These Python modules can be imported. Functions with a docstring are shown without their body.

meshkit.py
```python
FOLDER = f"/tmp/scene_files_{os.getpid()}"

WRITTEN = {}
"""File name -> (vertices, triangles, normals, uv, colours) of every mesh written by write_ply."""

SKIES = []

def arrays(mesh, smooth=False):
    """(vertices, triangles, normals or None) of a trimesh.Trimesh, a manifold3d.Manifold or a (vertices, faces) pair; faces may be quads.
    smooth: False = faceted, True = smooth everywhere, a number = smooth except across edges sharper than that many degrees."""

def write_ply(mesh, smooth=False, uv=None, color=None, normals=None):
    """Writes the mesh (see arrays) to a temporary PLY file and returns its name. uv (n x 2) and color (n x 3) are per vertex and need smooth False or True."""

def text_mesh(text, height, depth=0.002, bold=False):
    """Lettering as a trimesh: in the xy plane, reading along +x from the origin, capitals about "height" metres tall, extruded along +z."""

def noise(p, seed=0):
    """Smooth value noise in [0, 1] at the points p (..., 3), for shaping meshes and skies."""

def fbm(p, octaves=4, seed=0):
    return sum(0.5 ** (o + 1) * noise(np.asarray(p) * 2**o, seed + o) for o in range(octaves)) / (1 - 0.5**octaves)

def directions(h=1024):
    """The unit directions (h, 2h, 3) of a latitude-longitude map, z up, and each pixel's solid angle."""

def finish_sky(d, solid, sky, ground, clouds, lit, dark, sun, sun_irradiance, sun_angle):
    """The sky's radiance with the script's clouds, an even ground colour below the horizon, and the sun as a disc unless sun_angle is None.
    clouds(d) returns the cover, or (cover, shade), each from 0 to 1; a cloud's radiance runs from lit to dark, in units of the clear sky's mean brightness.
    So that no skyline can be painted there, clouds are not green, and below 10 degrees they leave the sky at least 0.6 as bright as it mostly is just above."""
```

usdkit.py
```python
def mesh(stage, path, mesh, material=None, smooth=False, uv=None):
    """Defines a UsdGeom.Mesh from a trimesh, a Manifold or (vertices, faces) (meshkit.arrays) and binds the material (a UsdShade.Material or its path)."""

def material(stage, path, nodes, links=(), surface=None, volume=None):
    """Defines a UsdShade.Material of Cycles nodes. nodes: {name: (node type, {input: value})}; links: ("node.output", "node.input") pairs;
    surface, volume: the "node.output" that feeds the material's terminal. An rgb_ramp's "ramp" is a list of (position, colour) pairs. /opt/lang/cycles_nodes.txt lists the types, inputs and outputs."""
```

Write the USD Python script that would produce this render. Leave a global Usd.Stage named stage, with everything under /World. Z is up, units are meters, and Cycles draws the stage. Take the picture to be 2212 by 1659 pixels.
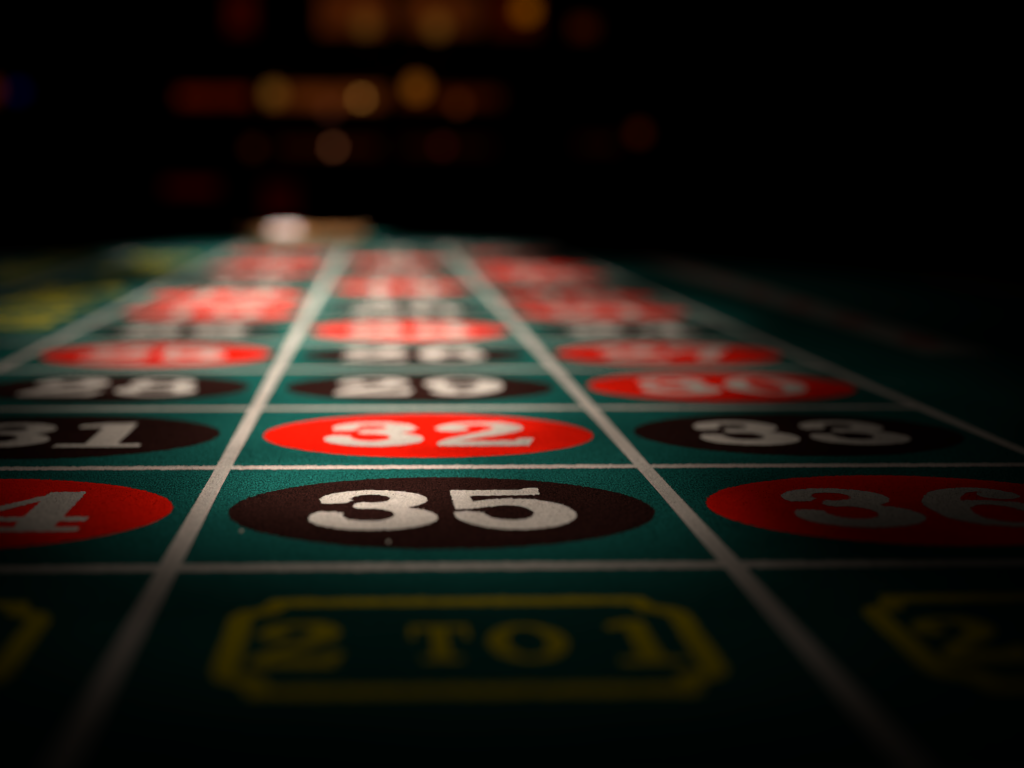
import math
import numpy as np
import shapely
from shapely.geometry import Polygon, Point, box, LineString, MultiPolygon
from shapely import affinity
from shapely.ops import unary_union
import trimesh
import usdkit
from pxr import Usd, UsdGeom, UsdLux, UsdShade, Gf, Sdf, Vt

RNG = np.random.default_rng(35)
stage = Usd.Stage.CreateInMemory()
UsdGeom.SetStageUpAxis(stage, 'Z')
UsdGeom.SetStageMetersPerUnit(stage, 1.0)
UsdGeom.Xform.Define(stage, '/World')

# ------------------------------------------------------------------ camera (z = 0 is the cloth; y runs away along the table)
W, L = 0.12, 0.1095                     # width of a number column, depth of a number row
EYE = np.array([-0.0147, -0.3066, 0.0819])
YAW, PITCH, ROLL = 0.0356, 0.1380, 0.0030
F_PX, SHIFT_PX, WIDE = 3200.0, -166.3, 2212.0
FOCUS = 0.397
cam = UsdGeom.Camera.Define(stage, '/World/camera')
fw = np.array([math.sin(YAW) * math.cos(PITCH), math.cos(YAW) * math.cos(PITCH), -math.sin(PITCH)])
ri = np.array([math.cos(YAW), -math.sin(YAW), 0.0])
up = np.cross(ri, fw)
r2 = ri * math.cos(ROLL) + up * math.sin(ROLL)
u2 = -ri * math.sin(ROLL) + up * math.cos(ROLL)
m = Gf.Matrix4d(*r2, 0, *u2, 0, *(-fw), 0, *EYE, 1)
cam.AddTransformOp().Set(m)
FOCAL = F_PX / WIDE * 36.0
cam.CreateHorizontalApertureAttr(36.0)
cam.CreateVerticalApertureAttr(27.0)
cam.CreateFocalLengthAttr(FOCAL)
cam.CreateHorizontalApertureOffsetAttr(-SHIFT_PX / WIDE * 36.0)
cam.CreateFStopAttr(FOCAL / 10.1)
cam.CreateFocusDistanceAttr(FOCUS)
cam.CreateClippingRangeAttr(Gf.Vec2f(0.02, 200))
cam.CreateExposureAttr(0.0)

# ------------------------------------------------------------------ lamps over and behind the table, out of the picture
LAMP = 25.0
SPOTS = [  # place, aimed at (x, y on the cloth), half angle, strength
    (0.0269, -0.1506, 1.2769, -0.0325, 0.5994, 0.174, 1.0899),
    (0.3649, 0.6071, 0.85, -0.0351, 0.3354, 0.1127, 0.6153),
    (-0.0318, 1.228, 0.9885, -0.0911, 0.878, 0.4997, 0.0619),
    (0.3827, -0.5926, 0.85, -0.0173, 0.0787, 0.0894, 0.1397),
    (0.3688, -0.2419, 0.8551, -0.0252, 0.4658, 0.0703, 0.9868),
    (0.1781, -0.654, 0.95, -0.0074, 0.0959, 0.0749, 0.2518),
    (-0.188, 1.2535, 0.85, -0.0191, 0.9849, 0.2373, 0.8769),
    (-0.2997, 0.6939, 0.85, -0.0864, 1.2955, 0.2314, 1.0082),
    (0.0963, -0.3679, 1.0547, -0.0179, 0.382, 0.163, 0.5517),
    (0.1698, -0.0284, 0.85, -0.0589, 0.7216, 0.1351, 1.4291),
    (-0.3722, -0.5461, 0.85, -0.0131, 0.2039, 0.0559, 0.8857),
    (-0.0401, -0.6212, 0.85, -0.024, 0.0884, 0.04, 0.75),
    (-0.4014, 0.0744, 0.85, -0.0072, -0.0093, 0.1069, 0.020),   # weak, over the near end
    (-0.4091, 0.2896, 0.9411, -0.0091, 0.1891, 0.1275, 0.2964),
    (-0.1501, -0.46, 0.85, 0.0065, 0.29, 0.2359, 0.0614),
    (0.10, -0.30, 0.95, 0.0, -0.01, 0.17, 0.005),                # weakest, over the whole near end
    (0.25, -0.25, 1.0, 0.165, 0.065, 0.085, 0.006),                # faint, over the near right
    (-0.155, 1.40, 0.9, -0.146, 1.69, 0.05, 1.6),                # over the chip tray
    (-0.10, 1.55, 0.9, -0.08, 1.725, 0.095, 1.8),
]
for k, (x, y, z, tx, ty, half, s) in enumerate(SPOTS):
    lt = UsdLux.SphereLight.Define(stage, '/World/overhead_spot_light' + (f'_{k:03d}' if k else ''))
    a = np.array([tx - x, ty - y, -z]); a /= np.linalg.norm(a)
    zz = -a
    xx = np.cross([0, 1, 0.3], zz); xx /= np.linalg.norm(xx)
    yy = np.cross(zz, xx)
    lt.AddTransformOp().Set(Gf.Matrix4d(*xx, 0, *yy, 0, *zz, 0, x, y, z, 1))
    lt.CreateRadiusAttr(0.012)
    lt.CreateNormalizeAttr(True)
    lt.CreateIntensityAttr(s * LAMP)
    lt.CreateColorAttr(Gf.Vec3f(1.0, 0.91, 0.81))
    sh = UsdLux.ShapingAPI.Apply(lt.GetPrim())
    sh.CreateShapingConeAngleAttr(math.degrees(half))
    sh.CreateShapingConeSoftnessAttr(1.0)

# ------------------------------------------------------------------ materials
LK = '/World/Looks/'
UsdGeom.Scope.Define(stage, '/World/Looks')


def cloth(name, color, vary=0.5, scale=(2300.0, 680.0, 900.0), fibre=0.3):
    """Dyed or printed nap: the colour varies from fibre to fibre and tuft to tuft and, a little, over the cloth."""
    c = np.array(color)
    return usdkit.material(stage, LK + name, {
        'g': ('geometry', {}),
        'mp': ('mapping', {'scale': scale}),
        'n': ('noise_texture', {'scale': 1.0, 'detail': 1.5, 'roughness': 0.6}),
        'w': ('noise_texture', {'scale': 16.0, 'detail': 5.0, 'roughness': 0.65}),
        'a': ('attribute', {'attribute': 'fleck'}),
        'm': ('mix', {'fac': fibre}),
        'r': ('rgb_ramp', {'ramp': [(0.32, tuple(c * (1 - vary))), (0.5, tuple(c)), (0.68, tuple(np.minimum(c * (1 + 1.4 * vary), 0.95)))]}),
        'r2': ('rgb_ramp', {'ramp': [(0.3, (0.80, 0.82, 0.82)), (0.7, (1.05, 1.05, 1.05))]}),
        'x': ('mix', {'mix_type': 'multiply', 'fac': 1.0}),
        'b': ('bump', {'strength': 0.35, 'distance': 0.0003}),
        'p': ('diffuse_bsdf', {'roughness': 0.3}),
    }, [('g.position', 'mp.vector'), ('mp.vector', 'n.vector'), ('g.position', 'w.vector'), ('n.fac', 'm.color1'), ('a.fac', 'm.color2'), ('m.color', 'r.fac'),
        ('w.fac', 'r2.fac'), ('r.color', 'x.color1'), ('r2.color', 'x.color2'), ('x.color', 'p.color'), ('n.fac', 'b.height'), ('b.normal', 'p.normal')], surface='p.BSDF')


def plain(name, color, rough=0.5, metallic=0.0, spec=0.5, emit=None, strength=0.0):
    d = {'base_color': color, 'roughness': rough, 'metallic': metallic, 'specular_ior_level': spec}
    if emit is not None:
        d |= {'emission_color': emit, 'emission_strength': strength}
    return usdkit.material(stage, LK + name, {
        'g': ('texture_coordinate', {}), 'n': ('noise_texture', {'scale': 60.0, 'detail': 4.0}),
        'r': ('rgb_ramp', {'ramp': [(0.3, tuple(np.array(color) * 0.8)), (0.7, tuple(color))]}),
        'p': ('principled_bsdf', d)}, [('g.object', 'n.vector'), ('n.fac', 'r.fac'), ('r.color', 'p.base_color')], surface='p.BSDF')


def wood(name, a, b, rough=0.35):
    return usdkit.material(stage, LK + name, {
        'g': ('geometry', {}), 'mp': ('mapping', {'scale': (6.0, 60.0, 60.0)}),
        'n': ('noise_texture', {'scale': 3.0, 'detail': 6.0, 'distortion': 0.8}),
        'r': ('rgb_ramp', {'ramp': [(0.3, a), (0.7, b)]}),
        'p': ('principled_bsdf', {'roughness': rough})},
        [('g.position', 'mp.vector'), ('mp.vector', 'n.vector'), ('n.fac', 'r.fac'), ('r.color', 'p.base_color')], surface='p.BSDF')


GREEN = cloth('green_cloth', (0.011, 0.098, 0.083), 0.85)
RED = cloth('red_print', (0.84, 0.013, 0.004), 0.16)
BLACK = cloth('black_print', (0.023, 0.0085, 0.007), 1.0)
CREAM = cloth('cream_print', (0.60, 0.52, 0.46), 0.2)
YELLOW = cloth('yellow_print', (0.72, 0.56, 0.012), 0.25)
DIMBAND = cloth('grey_print', (0.30, 0.275, 0.235), 0.5)
WOOD = wood('tan_wood', (0.30, 0.15, 0.06), (0.46, 0.25, 0.11))
DARKWOOD = wood('dark_wood', (0.03, 0.012, 0.006), (0.06, 0.025, 0.012))
LEATHER = plain('black_leather', (0.012, 0.010, 0.010), 0.55)
IVORY = plain('ivory_plastic', (0.85, 0.65, 0.61), 0.3)
CHIPRED = plain('red_plastic', (0.5, 0.04, 0.03), 0.3)
CABINET = plain('black_cabinet', (0.008, 0.006, 0.006), 0.6)
CARPET = cloth('carpet', (0.02, 0.006, 0.005), 0.4, (300.0, 300.0, 300.0), 0.0)
LINT = plain('pale_lint', (0.55, 0.50, 0.42), 0.9)
BRASS = plain('brass', (0.7, 0.5, 0.25), 0.3, 1.0)


def glow(name, color, strength):
    return usdkit.material(stage, LK + name, {
        'g': ('texture_coordinate', {}), 'n': ('noise_texture', {'scale': 7.0, 'detail': 2.0}),
        'r': ('rgb_ramp', {'ramp': [(0.3, tuple(np.array(color) * 0.55)), (0.7, tuple(color))]}),
        'e': ('emission', {'strength': strength})}, [('g.object', 'n.vector'), ('n.fac', 'r.fac'), ('r.color', 'e.color')], surface='e.emission')


# ------------------------------------------------------------------ scene helpers
names = {}


def path_for(name, parent=None):
    base = (str(parent.GetPath()) if parent else '/World') + '/' + name
    k = names[base] = names.get(base, -1) + 1
    return base if k == 0 else f'{base}_{k:03d}'


def data(prim, **kw):
    for k, v in kw.items():
        if v:
            prim.SetCustomDataByKey(k, v)
    return prim


def thing(name, loc=(0, 0, 0), rotz=0.0, **kw):
    x = UsdGeom.Xform.Define(stage, path_for(name))
    x.AddTranslateOp().Set(Gf.Vec3d(*map(float, loc)))
    if rotz:
        x.AddRotateZOp().Set(rotz)
    return data(x.GetPrim(), **kw)


def part(name, mesh, mat, parent=None, smooth=30, **kw):
    return data(usdkit.mesh(stage, path_for(name, parent), mesh, mat, smooth=smooth).GetPrim(), **kw)


def raw(name, v, f, n, mat, parent=None, fleck=None, **kw):
    me = UsdGeom.Mesh.Define(stage, path_for(name, parent))
    me.CreatePointsAttr(Vt.Vec3fArray.FromNumpy(v.astype(np.float32)))
    me.CreateFaceVertexCountsAttr(Vt.IntArray.FromNumpy(np.full(len(f), 3, np.int32)))
    me.CreateFaceVertexIndicesAttr(Vt.IntArray.FromNumpy(f.astype(np.int32).ravel()))
    me.CreateSubdivisionSchemeAttr('none')
    me.CreateNormalsAttr(Vt.Vec3fArray.FromNumpy(n.astype(np.float32)))
    me.SetNormalsInterpolation('vertex')
    if fleck is not None:
        UsdGeom.PrimvarsAPI(me).CreatePrimvar('fleck', Sdf.ValueTypeNames.FloatArray, 'vertex').Set(Vt.FloatArray.FromNumpy(np.asarray(fleck, np.float32)))
    UsdShade.MaterialBindingAPI.Apply(me.GetPrim()).Bind(mat)
    return data(me.GetPrim(), **kw)


def bx(x0, x1, y0, y1, z0, z1, bevel=0.0):
    b = trimesh.creation.box([x1 - x0, y1 - y0, z1 - z0])
    if bevel:
        import manifold3d as mf
        s = mf.Manifold.sphere(bevel, 12)
        b = mf.Manifold.batch_hull([s.translate([x, y, z]) for x in (x0 + bevel, x1 - bevel) for y in (y0 + bevel, y1 - bevel) for z in (z0 + bevel, z1 - bevel)]).to_mesh()
        return trimesh.Trimesh(b.vert_properties[:, :3], b.tri_verts)
    b.apply_translation([(x0 + x1) / 2, (y0 + y1) / 2, (z0 + z1) / 2])
    return b


# ------------------------------------------------------------------ nap: every fibre that stands in the zone the lens resolves
ZX0, ZX1, ZY0, ZY1 = -1.45 * W, 1.75 * W, -0.35 * L, 2.35 * L
NF = 620_000
ROOT = np.stack([RNG.uniform(ZX0, ZX1, NF), RNG.uniform(ZY0, ZY1, NF)], 1)
FREE = np.ones(NF, bool)


def fibres(ids, z):
    n = len(ids)
    p = np.c_[ROOT[ids], np.full(n, z - 0.00003)]
    az, el = RNG.uniform(0, 2 * math.pi, n), RNG.uniform(0.08, 0.85, n)       # short combed fibres, lying to half raised
    d = np.c_[np.cos(az) * np.cos(el), np.sin(az) * np.cos(el), np.sin(el)]
    ln = RNG.uniform(0.0003, 0.0008, n)
    side = np.c_[-np.sin(az), np.cos(az), np.zeros(n)] * RNG.uniform(0.00006, 0.00011, n)[:, None]
    v = np.stack([p - side, p + side, p + d * ln[:, None]], 1).reshape(-1, 3)
    nn = np.cross(d, side); nn *= np.sign(nn[:, 2:]); nn /= np.linalg.norm(nn, axis=1)[:, None]
    tri = np.arange(3 * n).reshape(-1, 3)
    bad = np.cross(v[1::3] - v[0::3], v[2::3] - v[0::3])[:, 2] < 0
    tri[bad] = tri[bad][:, ::-1]
    return v, tri, np.repeat(nn, 3, 0), np.repeat(RNG.random(n), 3)


def wobble(poly, amp=(0.00016, 0.0003), step=0.0005):
    """Ink on a nap has no clean edge: the outline wanders from fibre to fibre."""
    def ring(r):
        p = np.array(shapely.segmentize(r, step).coords)[:-1]
        if len(p) > 6000:
            return p
        return p + RNG.normal(0, 1, p.shape) * amp
    out = []
    for g in getattr(poly, 'geoms', [poly]):
        q = Polygon(ring(g.exterior), [ring(i) for i in g.interiors]).buffer(0)
        out.append(q)
    return unary_union(out)


def printed(name, poly, z, mat, parent, nap=None, **kw):
    """A printed area of the cloth. nap: the area of it that nothing else is printed over."""
    near = poly.bounds[1] < ZY1 and poly.bounds[3] > ZY0 and poly.bounds[0] < ZX1 and poly.bounds[2] > ZX0
    if near:
        poly = wobble(poly)
    vs, fs, k = [], [], 0
    for g in getattr(poly, 'geoms', [poly]):
        if g.geom_type != 'Polygon' or g.area < 1e-9:
            continue
        v, f = trimesh.creation.triangulate_polygon(g, engine='earcut')
        # every triangle faces up
        e1, e2 = v[f[:, 1]] - v[f[:, 0]], v[f[:, 2]] - v[f[:, 0]]
        flip = e1[:, 0] * e2[:, 1] - e1[:, 1] * e2[:, 0] < 0
        f = np.array(f); f[flip] = f[flip][:, ::-1]
        vs.append(np.c_[v, np.full(len(v), z)]); fs.append(f + k); k += len(v)
    v, f = np.vstack(vs), np.vstack(fs)
    used, f = np.unique(f, return_inverse=True); v, f = v[used], f.reshape(-1, 3)
    n = np.tile([0, 0, 1.0], (len(v), 1))
    fl = np.full(len(v), 0.5)
    if near:
        x0, y0, x1, y1 = poly.bounds
        ids = np.nonzero(FREE & (ROOT[:, 0] >= x0) & (ROOT[:, 0] <= x1) & (ROOT[:, 1] >= y0) & (ROOT[:, 1] <= y1))[0]
        shapely.prepare(poly)
        ids = ids[shapely.contains_xy(poly, ROOT[ids, 0], ROOT[ids, 1])]
        FREE[ids] = False
        fv, ff, fn, fq = fibres(ids, z)
        f = np.vstack([f, ff + len(v)]); v = np.vstack([v, fv]); n = np.vstack([n, fn]); fl = np.r_[fl, fq]
    return lambda: raw(name, v, f, n, mat, parent() if callable(parent) else parent, fl, **kw)


# ------------------------------------------------------------------ fat slab-serif figures with ball ends, one unit tall
def spline(pts, w, n=14):
    p = np.array(pts, float); w = np.array(w, float)
    P = np.vstack([2 * p[0] - p[1], p, 2 * p[-1] - p[-2]])
    out, ww = [], []
    for i in range(len(p) - 1):
        a, b, c, d = P[i:i + 4]
        for t in np.linspace(0, 1, n, endpoint=i == len(p) - 2):
            out.append(0.5 * (2 * b + (c - a) * t + (2 * a - 5 * b + 4 * c - d) * t * t + (3 * b - a - 3 * c + d) * t ** 3))
            ww.append(w[i] + (w[i + 1] - w[i]) * (t * t * (3 - 2 * t)))
    return np.array(out), np.array(ww)


def stroke(pts, w):
    p, ww = spline(pts, w)
    disc = [Point(*q).buffer(r, 10) for q, r in zip(p, ww)]
    return unary_union([unary_union([disc[i], disc[i + 1]]).convex_hull for i in range(len(disc) - 1)])


def ell(cx, cy, rx, ry):
    return affinity.scale(Point(cx, cy).buffer(1.0, 24), rx, ry)


def make_glyphs():
    g = {}
    g['0'] = ell(.36, .5, .36, .51).difference(ell(.36, .5, .15, .40))
    g['1'] = unary_union([box(.20, 0, .43, 1.0), box(.0, 0, .60, .115), Polygon([(.43, 1.0), (.22, 1.0), (.02, .90), (.02, .79), (.20, .82), (.3, .8)])])
    g['2'] = unary_union([ell(.155, .715, .13, .115),
                          stroke([(.075, .74), (.17, .885), (.36, .945), (.53, .88), (.575, .73), (.47, .555), (.28, .38), (.12, .20), (.075, .08)],
                                 [.05, .055, .055, .10, .115, .095, .07, .06, .055]),
                          Polygon([(.02, 0), (.66, 0), (.73, .30), (.62, .30), (.57, .20), (.30, .20), (.02, .14)])])
    three = unary_union([ell(.36, .745, .315, .265), ell(.36, .285, .36, .295)])
    three = three.difference(unary_union([ell(.345, .775, .110, .105), ell(.335, .355, .140, .155),
                                          Polygon([(-.1, .66), (.08, .645), (.20, .655), (.245, .73), (.30, .69), (.25, .635), (.235, .58), (.25, .53), (.30, .50), (.23, .30), (.20, .40), (.13, .44), (.03, .43), (-.1, .40)])]))
    g['3'] = three.buffer(-.012).buffer(.024).buffer(-.012)
    g['4'] = unary_union([box(.38, 0, .60, 1.0), stroke([(.47, .96), (.24, .62), (.06, .33)], [.045, .05, .05]), box(.0, .235, .74, .345), box(.24, 0, .74, .105),
                          Polygon([(.40, 1.0), (.60, 1.0), (.60, .8), (.38, .78)])])
    bowl = ell(.36, .375, .345, .385).difference(unary_union([ell(.33, .395, .135, .185), Polygon([(-.1, .475), (.03, .475), (.12, .50), (.24, .56), (.26, .45), (.21, .33), (.18, .40), (.10, .44), (.0, .43), (-.1, .42)]), box(-.1, .475, .10, 1)]))
    g['5'] = unary_union([bowl, Polygon([(.02, 1.0), (.44, 1.0), (.475, 1.05), (.56, 1.055), (.55, .85), (.14, .835), (.14, .69), (.22, .65), (.24, .55), (.12, .49), (.03, .475)])]).buffer(-.01).buffer(.02).buffer(-.01)
    six = unary_union([ell(.36, .325, .355, .335).difference(ell(.365, .315, .155, .22)),
                       stroke([(.125, .33), (.125, .55), (.22, .80), (.38, .94), (.53, .93), (.62, .83)], [.12, .12, .10, .07, .055, .05]), ell(.545, .79, .125, .115)])
    six = six.difference(ell(.365, .315, .145, .22))
    g['6'] = six
    g['9'] = affinity.rotate(six, 180, origin=(.36, .5))
    g['7'] = unary_union([Polygon([(.03, 1.0), (.70, 1.0), (.70, .86), (.62, .80), (.16, .80), (.13, .66), (.03, .66)]), stroke([(.62, .84), (.44, .55), (.34, .28), (.31, .10)], [.055, .08, .11, .11]), box(.2, 0, .42, .12)])
    g['8'] = unary_union([ell(.36, .745, .30, .265).difference(ell(.36, .76, .125, .15)), ell(.36, .285, .36, .295).difference(ell(.36, .275, .165, .175))])
    g['T'] = unary_union([box(.28, 0, .50, 1.0), box(.14, 0, .64, .11), box(.0, .86, .78, 1.0), box(.0, .62, .09, 1.0), box(.69, .62, .78, 1.0)])
    g['O'] = ell(.42, .5, .42, .51).difference(ell(.42, .5, .20, .40))
    g['E'] = unary_union([box(.08, 0, .30, 1), box(.0, 0, .68, .12), box(.0, .88, .66, 1), box(.25, .44, .5, .56), box(.57, .66, .66, 1), box(.59, 0, .68, .34), box(.44, .33, .5, .67)])
    g['V'] = unary_union([Polygon([(.08, 1), (.32, 1), (.48, .35), (.62, 1), (.72, 1), (.46, 0), (.38, 0)]), box(.0, .9, .40, 1), box(.52, .9, .80, 1)])
    g['N'] = unary_union([box(.08, 0, .2, 1), box(.62, 0, .72, 1), Polygon([(.08, 1), (.30, 1), (.72, .12), (.72, 0), (.60, 0), (.2, .84)]), box(.0, 0, .28, .1), box(.5, .9, .82, 1), box(.0, .9, .2, 1)])
    g['D'] = unary_union([box(.08, 0, .28, 1), box(.0, 0, .3, .1), box(.0, .9, .3, 1), ell(.3, .5, .45, .5).intersection(box(.2, 0, 1, 1)).difference(ell(.28, .5, .24, .39).intersection(box(.28, 0, 1, 1)))])
    g['n'] = unary_union([box(.06, 0, .24, .66), box(.0, 0, .30, .09), box(.0, .57, .2, .66), stroke([(.2, .48), (.36, .6), (.5, .5), (.52, .3), (.52, .05)], [.04, .06, .09, .09, .09]), box(.38, 0, .66, .09)])
    g['d'] = unary_union([box(.42, 0, .6, 1), box(.42, 0, .68, .09), box(.34, .9, .6, 1), ell(.29, .32, .28, .34).difference(ell(.32, .32, .12, .25))])
    g['s'] = stroke([(.44, .52), (.28, .61), (.12, .52), (.16, .38), (.38, .29), (.44, .15), (.28, .05), (.08, .12)], [.06, .05, .07, .08, .08, .07, .05, .06])
    g['t'] = unary_union([stroke([(.2, .88), (.2, .2), (.3, .06), (.44, .12)], [.07, .09, .07, .04]), box(.03, .56, .42, .66)])
    g['-'] = box(.04, .40, .40, .56)
    return {k: v.buffer(-0.004) for k, v in g.items()}


GL = make_glyphs()


def lettering(text, height, gap=0.095):
    """One outline per letter, set along +x and centred on the origin."""
    x, out = 0.0, []
    for ch in text:
        if ch == ' ':
            x += 0.42; continue
        p = GL[ch]; b = p.bounds
        out.append(affinity.translate(p, x - b[0], -0.5)); x += b[2] - b[0] + gap
    w = x - gap
    return [affinity.scale(affinity.translate(p, -w / 2, 0), height, height, origin=(0, 0)) for p in out]


# ------------------------------------------------------------------ the roulette table
table = thing('roulette_table', label='green cloth roulette table printed with numbered red and black ovals', category='roulette table')
TX0, TX1, TY0, TY1 = -0.47, 0.42, -0.235, 1.82
jobs = []            # printed areas, top ink first so that each takes its own fibres
Z1, Z2, Z3 = 0.00012, 0.00020, 0.00030
REDS = {1, 3, 5, 7, 9, 12, 14, 16, 18, 19, 21, 23, 25, 27, 30, 32, 34, 36}

for r in range(12):
    for c in (-1, 0, 1):
        n = 36 - 3 * r - 2 + (c + 1)
        cx, cy = c * W, (r + .5) * L
        holder = {}
        glyphs = [affinity.translate(p, cx, cy) for p in lettering(str(n), 0.402 * L)]
        oval = affinity.scale(Point(cx, cy).buffer(1.0, 48), 0.441 * W, 0.366 * L)
        ds = [printed('digit', p, Z3, CREAM, (lambda h=holder: h['p'])) for p in glyphs]
        colour = 'red' if n in REDS else 'black'
        o = printed('number_oval', oval, Z1, RED if n in REDS else BLACK, table, label=f'{colour} printed oval with the number {n} in cream figures')

        def go(o=o, ds=ds, holder=holder):
            holder['p'] = o()
            for d in ds:
                d()
        jobs.append(go)

# the grid: long lines run over the cross lines
LW, HW = 0.037 * W, 0.045 * L
YB, YT = -1.06 * L, 13.3 * L
for k in (-1.5, -.5, .5, 1.5):
    jobs.append(printed('grid_line', box(k * W - LW / 2, YB, k * W + LW / 2, YT if abs(k) > 1 else 12 * L + (1.5 * L if k else 0)), Z2, CREAM, table))
for r in range(13):
    jobs.append(printed('grid_line', box(-1.5 * W, r * L - HW / 2, 1.5 * W, r * L + HW / 2), Z1, CREAM, table))
jobs.append(printed('grid_line', box(-1.5 * W, YB - HW / 2, 1.5 * W, YB + HW / 2), Z1, CREAM, table))
jobs.append(printed('grid_line', box(-1.5 * W, YT - HW / 2, 1.5 * W, YT + HW / 2), Z1, CREAM, table))

# 2 TO 1 boxes with notched corners
def payout(cx):
    x0, x1, y0, y1 = cx - 0.362 * W, cx + 0.362 * W, -0.725 * L, -0.222 * L
    pts = []
    for sx, sy, px, py in ((1, 1, x0, y0), (-1, 1, x1, y0), (-1, -1, x1, y1), (1, -1, x0, y1)):
        c = [(px, py + sy * .11 * L), (px + sx * .012 * W, py + sy * .075 * L), (px + sx * .045 * W, py + sy * .055 * L), (px + sx * .06 * W, py)]
        pts += c if sx * sy > 0 else c[::-1]
    outer = Polygon(pts).buffer(0)
    frame = outer.difference(outer.buffer(-0.036 * W, join_style='mitre'))
    holder = {}
    cyy = -0.475 * L
    let = []
    for t, x, h, wide in (('2', -.246, .228, .92), ('T', -.038, .185, .70), ('O', .092, .185, .85), ('1', .262, .228, .75)):
        p = lettering(t, h * L)[0]
        let.append(affinity.translate(affinity.scale(p, wide, 1, origin=(0, 0)), cx + x * W, cyy))
    f = printed('payout_box', frame, Z1, YELLOW, table, label='yellow notched frame around the words 2 TO 1')
    ls = [printed('letter', p, Z1, YELLOW, (lambda h=holder: h['p'])) for p in let]
    def go():
        holder['p'] = f()
        for q in ls:
            q()
    jobs.append(go)


for c in (-1, 0, 1):
    payout(c * W)

# zeros at the far end
for cx, t in ((-0.75 * W, '0'), (0.75 * W, '00')):
    holder = {}
    f = printed('zero_outline', affinity.translate(Polygon([(-.7 * W, -.6 * L), (.7 * W, -.6 * L), (.7 * W, .3 * L), (0, .62 * L), (-.7 * W, .3 * L)]), cx, 12.75 * L)
                .difference(affinity.translate(Polygon([(-.66 * W, -.56 * L), (.66 * W, -.56 * L), (.66 * W, .28 * L), (0, .57 * L), (-.66 * W, .28 * L)]), cx, 12.75 * L)), Z1, CREAM, table)
    ds = [printed('digit', affinity.translate(p, cx, 12.7 * L), Z1, CREAM, (lambda h=holder: h['p'])) for p in lettering(t, .5 * L)]
    def go(f=f, ds=ds, holder=holder):
        holder['p'] = f()
        for d in ds:
            d()
    jobs.append(go)

# dozens and even-money boxes along the left: the words read along the table
XD, XE = -1.5 * W - 0.85 * W, -1.5 * W - 1.7 * W
for x in (XD, XE):
    jobs.append(printed('grid_line', box(x - LW / 2, 0, x + LW / 2, 12 * L), Z2, CREAM, table))
for k in range(0, 13, 2):
    jobs.append(printed('grid_line', box(XE if k % 4 else XE, k * L - HW / 2, (XD if k % 4 else -1.5 * W), k * L + HW / 2), Z1, CREAM, table))
for text, yy, xx, h in (('2nd 12', 6, -1.5 * W - .43 * W, .5), ('1st 12', 10, -1.5 * W - .43 * W, .5), ('3rd 12', 2, -1.5 * W - .43 * W, .5),
                        ('1-18', 11, XD - .425 * W, .36), ('EVEN', 9, XD - .425 * W, .36)):
    if 'r' in text:
        continue                                                # lies outside the picture
    ls = [affinity.translate(affinity.rotate(affinity.scale(p, 1.15, 1, origin=(0, 0)), -90, origin=(0, 0)), xx, yy * L) for p in lettering(text, h * W)]
    for p in ls:
        jobs.append(printed('letter', p, Z1, YELLOW, table))
for yy, mt, nm in ((7, RED, 'red'), (5, BLACK, 'black')):
    jobs.append(printed('diamond', affinity.translate(Polygon([(-.3 * W, 0), (0, -.7 * L), (.3 * W, 0), (0, .7 * L)]), XD - .425 * W, yy * L), Z1, mt, table, label=f'{nm} printed diamond'))

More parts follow.
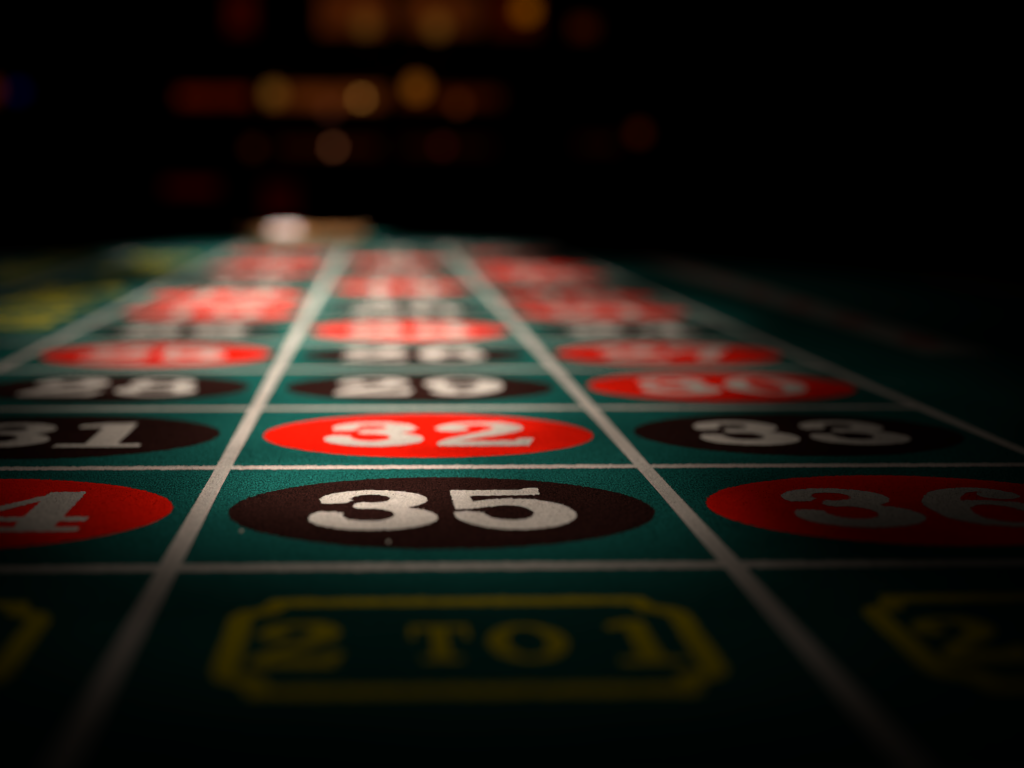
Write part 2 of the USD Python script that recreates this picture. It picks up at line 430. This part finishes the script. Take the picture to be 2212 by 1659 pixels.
# pale border strip with dark red lozenges right of the numbers
bx0, bx1 = 1.5 * W + 0.52 * W, 1.5 * W + 0.80 * W
jobs.append(printed('border_strip', box(bx0, 3.5 * L, bx1, 13.5 * L), Z1, DIMBAND, table))
for k in range(1, 10):
    jobs.append(printed('lozenge', affinity.translate(Polygon([(-.08 * W, 0), (0, -.26 * L), (.08 * W, 0), (0, .26 * L)]), (bx0 + bx1) / 2, (k + 3.0) * L), Z2, CHIPRED, table))

# the cloth itself, with the fibres no ink has taken
nx, ny = 40, 80
gx, gy = np.meshgrid(np.linspace(TX0, TX1, nx), np.linspace(TY0, TY1, ny))
v = np.c_[gx.ravel(), gy.ravel(), np.zeros(nx * ny)]
i = (np.arange(ny - 1)[:, None] * nx + np.arange(nx - 1)).ravel()
f = np.vstack([np.c_[i, i + 1, i + nx + 1], np.c_[i, i + nx + 1, i + nx]])
ids = np.nonzero(FREE)[0]
fv, ff, fn, fq = fibres(ids, 0.0)
raw('cloth', np.vstack([v, fv]), np.vstack([f, ff + len(v)]), np.vstack([np.tile([0, 0, 1.0], (len(v), 1)), fn]), GREEN, table, np.r_[np.full(len(v), .5), fq])
for j in jobs:
    j()

# bed, padded rim, apron and legs
part('table_bed', bx(TX0 - .02, TX1 + .02, TY0 - .02, TY1 + .02, -.045, -.002), DARKWOOD, table)
RIM = 0.055
for x0, x1, y0, y1 in ((TX0 - RIM, TX0, TY0 - RIM, TY1 + RIM), (TX1, TX1 + RIM, TY0 - RIM, TY1 + RIM), (TX0, TX1, TY0 - RIM, TY0), (TX0, TX1, TY1, TY1 + RIM)):
    part('padded_rim', bx(x0, x1, y0, y1, -.035, .012, .012), LEATHER, table)
part('apron', bx(TX0 + .03, TX1 - .03, TY0 + .03, TY1 - .03, -.16, -.046), DARKWOOD, table)
for x in (TX0 + .12, TX1 - .12):
    for y in (TY0 + .2, TY1 - .2):
        prof = np.array([(0, 0), (.06, 0), (.06, .03), (.035, .06), (.03, .25), (.045, .38), (.03, .48), (.05, .60), (.05, .62), (0, .62)])
        part('leg', trimesh.creation.revolve(prof, sections=20).apply_translation([x, y, -.78]), DARKWOOD, table)

# ------------------------------------------------------------------ lint
for (x, y, s, lab) in ((-0.0475, 0.030, .00045, 'tiny pale lint speck on green cloth just right of the left white line beside 35'),
                       (-0.0135, 0.019, .0004, 'tiny pale lint speck on the lower edge of the black 35 oval')):
    b = trimesh.creation.icosphere(1, s)
    b.vertices *= RNG.uniform(.6, 1.3, (len(b.vertices), 1))
    b.apply_translation([x, y, s * .8 + .0005])
    data(part('lint_speck', b, LINT, None, smooth=False), label=lab, category='lint')

# ------------------------------------------------------------------ chip tray at the far end of the cloth
TY = 1.69
tray = thing('chip_tray', (-0.122, TY, 0.0005), label='tan wooden chip tray at the far end of the green cloth', category='chip tray')
part('tray_floor', bx(-.085, .085, -.02, .02, 0, .003), WOOD, tray)
for x in (-.085, .079):
    part('tray_end', bx(x, x + .006, -.02, .02, .0031, .015), WOOD, tray)
for y in (-.02, .015):
    part('tray_side', bx(-.0789, .0789, y, y + .005, .0031, .012 if y > 0 else .007), WOOD, tray)
N = 11
for k in range(N):
    prof = np.array([(0, -.00155), (.0062, -.00155), (.007, -.0011), (.007, .0011), (.0062, .00155), (0, .00155)])
    c = trimesh.creation.revolve(prof, sections=32)
    c.apply_transform(trimesh.transformations.rotation_matrix(math.pi / 2, [0, 1, 0]))
    c.apply_translation([-.163 + .0034 * k, TY - .001, .0032 + .007])
    data(part('casino_chip', c, IVORY, None, smooth=40), label='small ivory chip standing on edge in the row in the wooden tray', category='casino chip', group='ivory chips on edge in the tray')

# ------------------------------------------------------------------ the dark hall behind
FL = -0.78
part('carpet', bx(-5, 5, -1.5, 9.5, FL - .05, FL), CARPET, None, smooth=False, kind='structure')
D0 = 7.6


def at(px, py):
    """Where a place in the picture lies on the fronts of the far machines (2212 units wide)."""
    d = (px - (WIDE / 2 + SHIFT_PX)) / F_PX * r2 - (py - 829.5) / F_PX * u2 + fw
    t = (D0 - EYE[1]) / d[1]
    return EYE + d * t


GLOWS = {}


def lit(rgb, gain=1.0):
    key = (*rgb, gain)
    if key not in GLOWS:
        c = np.array(rgb) / 255.0
        lin = np.where(c < .04045, c / 12.92, ((c + .055) / 1.055) ** 2.4) * gain * 1.25
        s = lin.max()
        GLOWS[key] = glow(f'lamp_glow_{len(GLOWS):03d}', tuple(lin / s), s)
    return GLOWS[key]


def machine(px0, px1, label, panels, lamps):
    a, b = at(px0, 300), at(px1, 300)
    t = thing('slot_machine', (0, 0, 0), label=label, category='slot machine')
    x0, x1 = a[0], b[0]
    part('cabinet', bx(x0, x1, D0 + .02, D0 + .6, FL, at(0, 105)[2], .01), CABINET, t)
    part('top_box', bx(x0 + .04, x1 - .04, D0 + .08, D0 + .5, at(0, 105)[2] + .001, at(0, -60)[2], .01), CABINET, t)
    dz = at(0, 360)[2]
    part('button_deck', bx(x0 + .01, x1 - .01, D0 - .10, D0 + .019, dz - .05, dz, .008), CABINET, t)
    for (nm, X0, Y0, X1, Y1, rgb, g) in panels:
        p, q = at(X0, Y1), at(X1, Y0)
        yy = D0 + (.065 if Y1 < 105 else 0)
        part(nm, bx(p[0], q[0], yy, yy + .014, p[2], q[2]), lit(rgb, g), t, smooth=False)
    for (X, Y, r, rgb, g) in lamps:
        p = at(X, Y)
        yy = D0 - .02 if Y > 105 else D0 + .04
        s = trimesh.creation.icosphere(3, r); s.apply_translation([p[0], yy, p[2]])
        lp = part('lamp', s, lit(rgb, g), t)
        k = trimesh.creation.cylinder(r * .7, .045, 16); k.apply_transform(trimesh.transformations.rotation_matrix(math.pi / 2, [1, 0, 0])); k.apply_translation([p[0], yy + r * .8 + .0225, p[2]])
        part('lamp_socket', k, BRASS, lp)
    return t


machine(345, 556, 'dark slot machine with dull red glowing screen, left of the amber lit one',
        [('screen', 385, 196, 540, 222, (46, 6, 0), 1.6), ('top_sign', 490, -20, 545, 66, (34, 2, 0), 1.2), ('belly_panel', 335 + 20, 392, 470, 418, (24, 0, 0), 1.9)],
        [(547, 320, .03, (24, 4, 0), 4)])
machine(560, 846, 'brightest slot machine, amber screen and lamps straight behind the table end',
        [('screen', 575, 192, 830, 226, (62, 25, 4), 1.5), ('top_sign', 690, -20, 838, 66, (72, 28, 5), 0.75), ('button_panel', 600, 306, 820, 330, (22, 3, 0), 1.4), ('belly_panel', 570, 395, 640, 470, (20, 0, 0), 1.2)],
        [(592, 203, .045, (70, 42, 10), 3), (780, 213, .018, (80, 52, 20), 14), (712, 236, .03, (40, 16, 8), 4), (720, 318, .018, (52, 28, 15), 14), (790, 50, .05, (62, 36, 8), 2.5)])
machine(850, 1175, 'slot machine with brown screen and two amber lamps, right of the brightest one',
        [('screen', 860, 198, 1080, 224, (36, 7, 0), 1.3), ('top_sign', 872, -20, 1040, 64, (66, 26, 4), 0.75), ('top_sign', 1062, -20, 1165, 70, (40, 6, 0), 1.0), ('button_panel', 870, 306, 1060, 328, (16, 2, 0), 1.4)],
        [(900, 190, .05, (84, 44, 6), 2.6), (990, 224, .03, (42, 14, 2), 5), (955, 316, .025, (28, 4, 2), 6), (945, 55, .05, (62, 36, 8), 2.5), (1138, 20, .05, (76, 38, 0), 2.6)])
machine(1225, 1460, 'darkest slot machine with a faint red glow, far right of the lit ones',
        [('button_panel', 1250, 300, 1330, 322, (16, 2, 0), 1.5), ('top_sign', 1240, 40, 1290, 75, (38, 8, 0), 1.3)],
        [(1378, 288, .035, (30, 5, 0), 4)])
machine(-60, 120, 'slot machine with a small blue lamp at the left edge of the picture',
        [('screen', -40, 180, -5, 212, (60, 16, 0), 1.5)],
        [(40, 198, .03, (0, 0, 24), 4)])
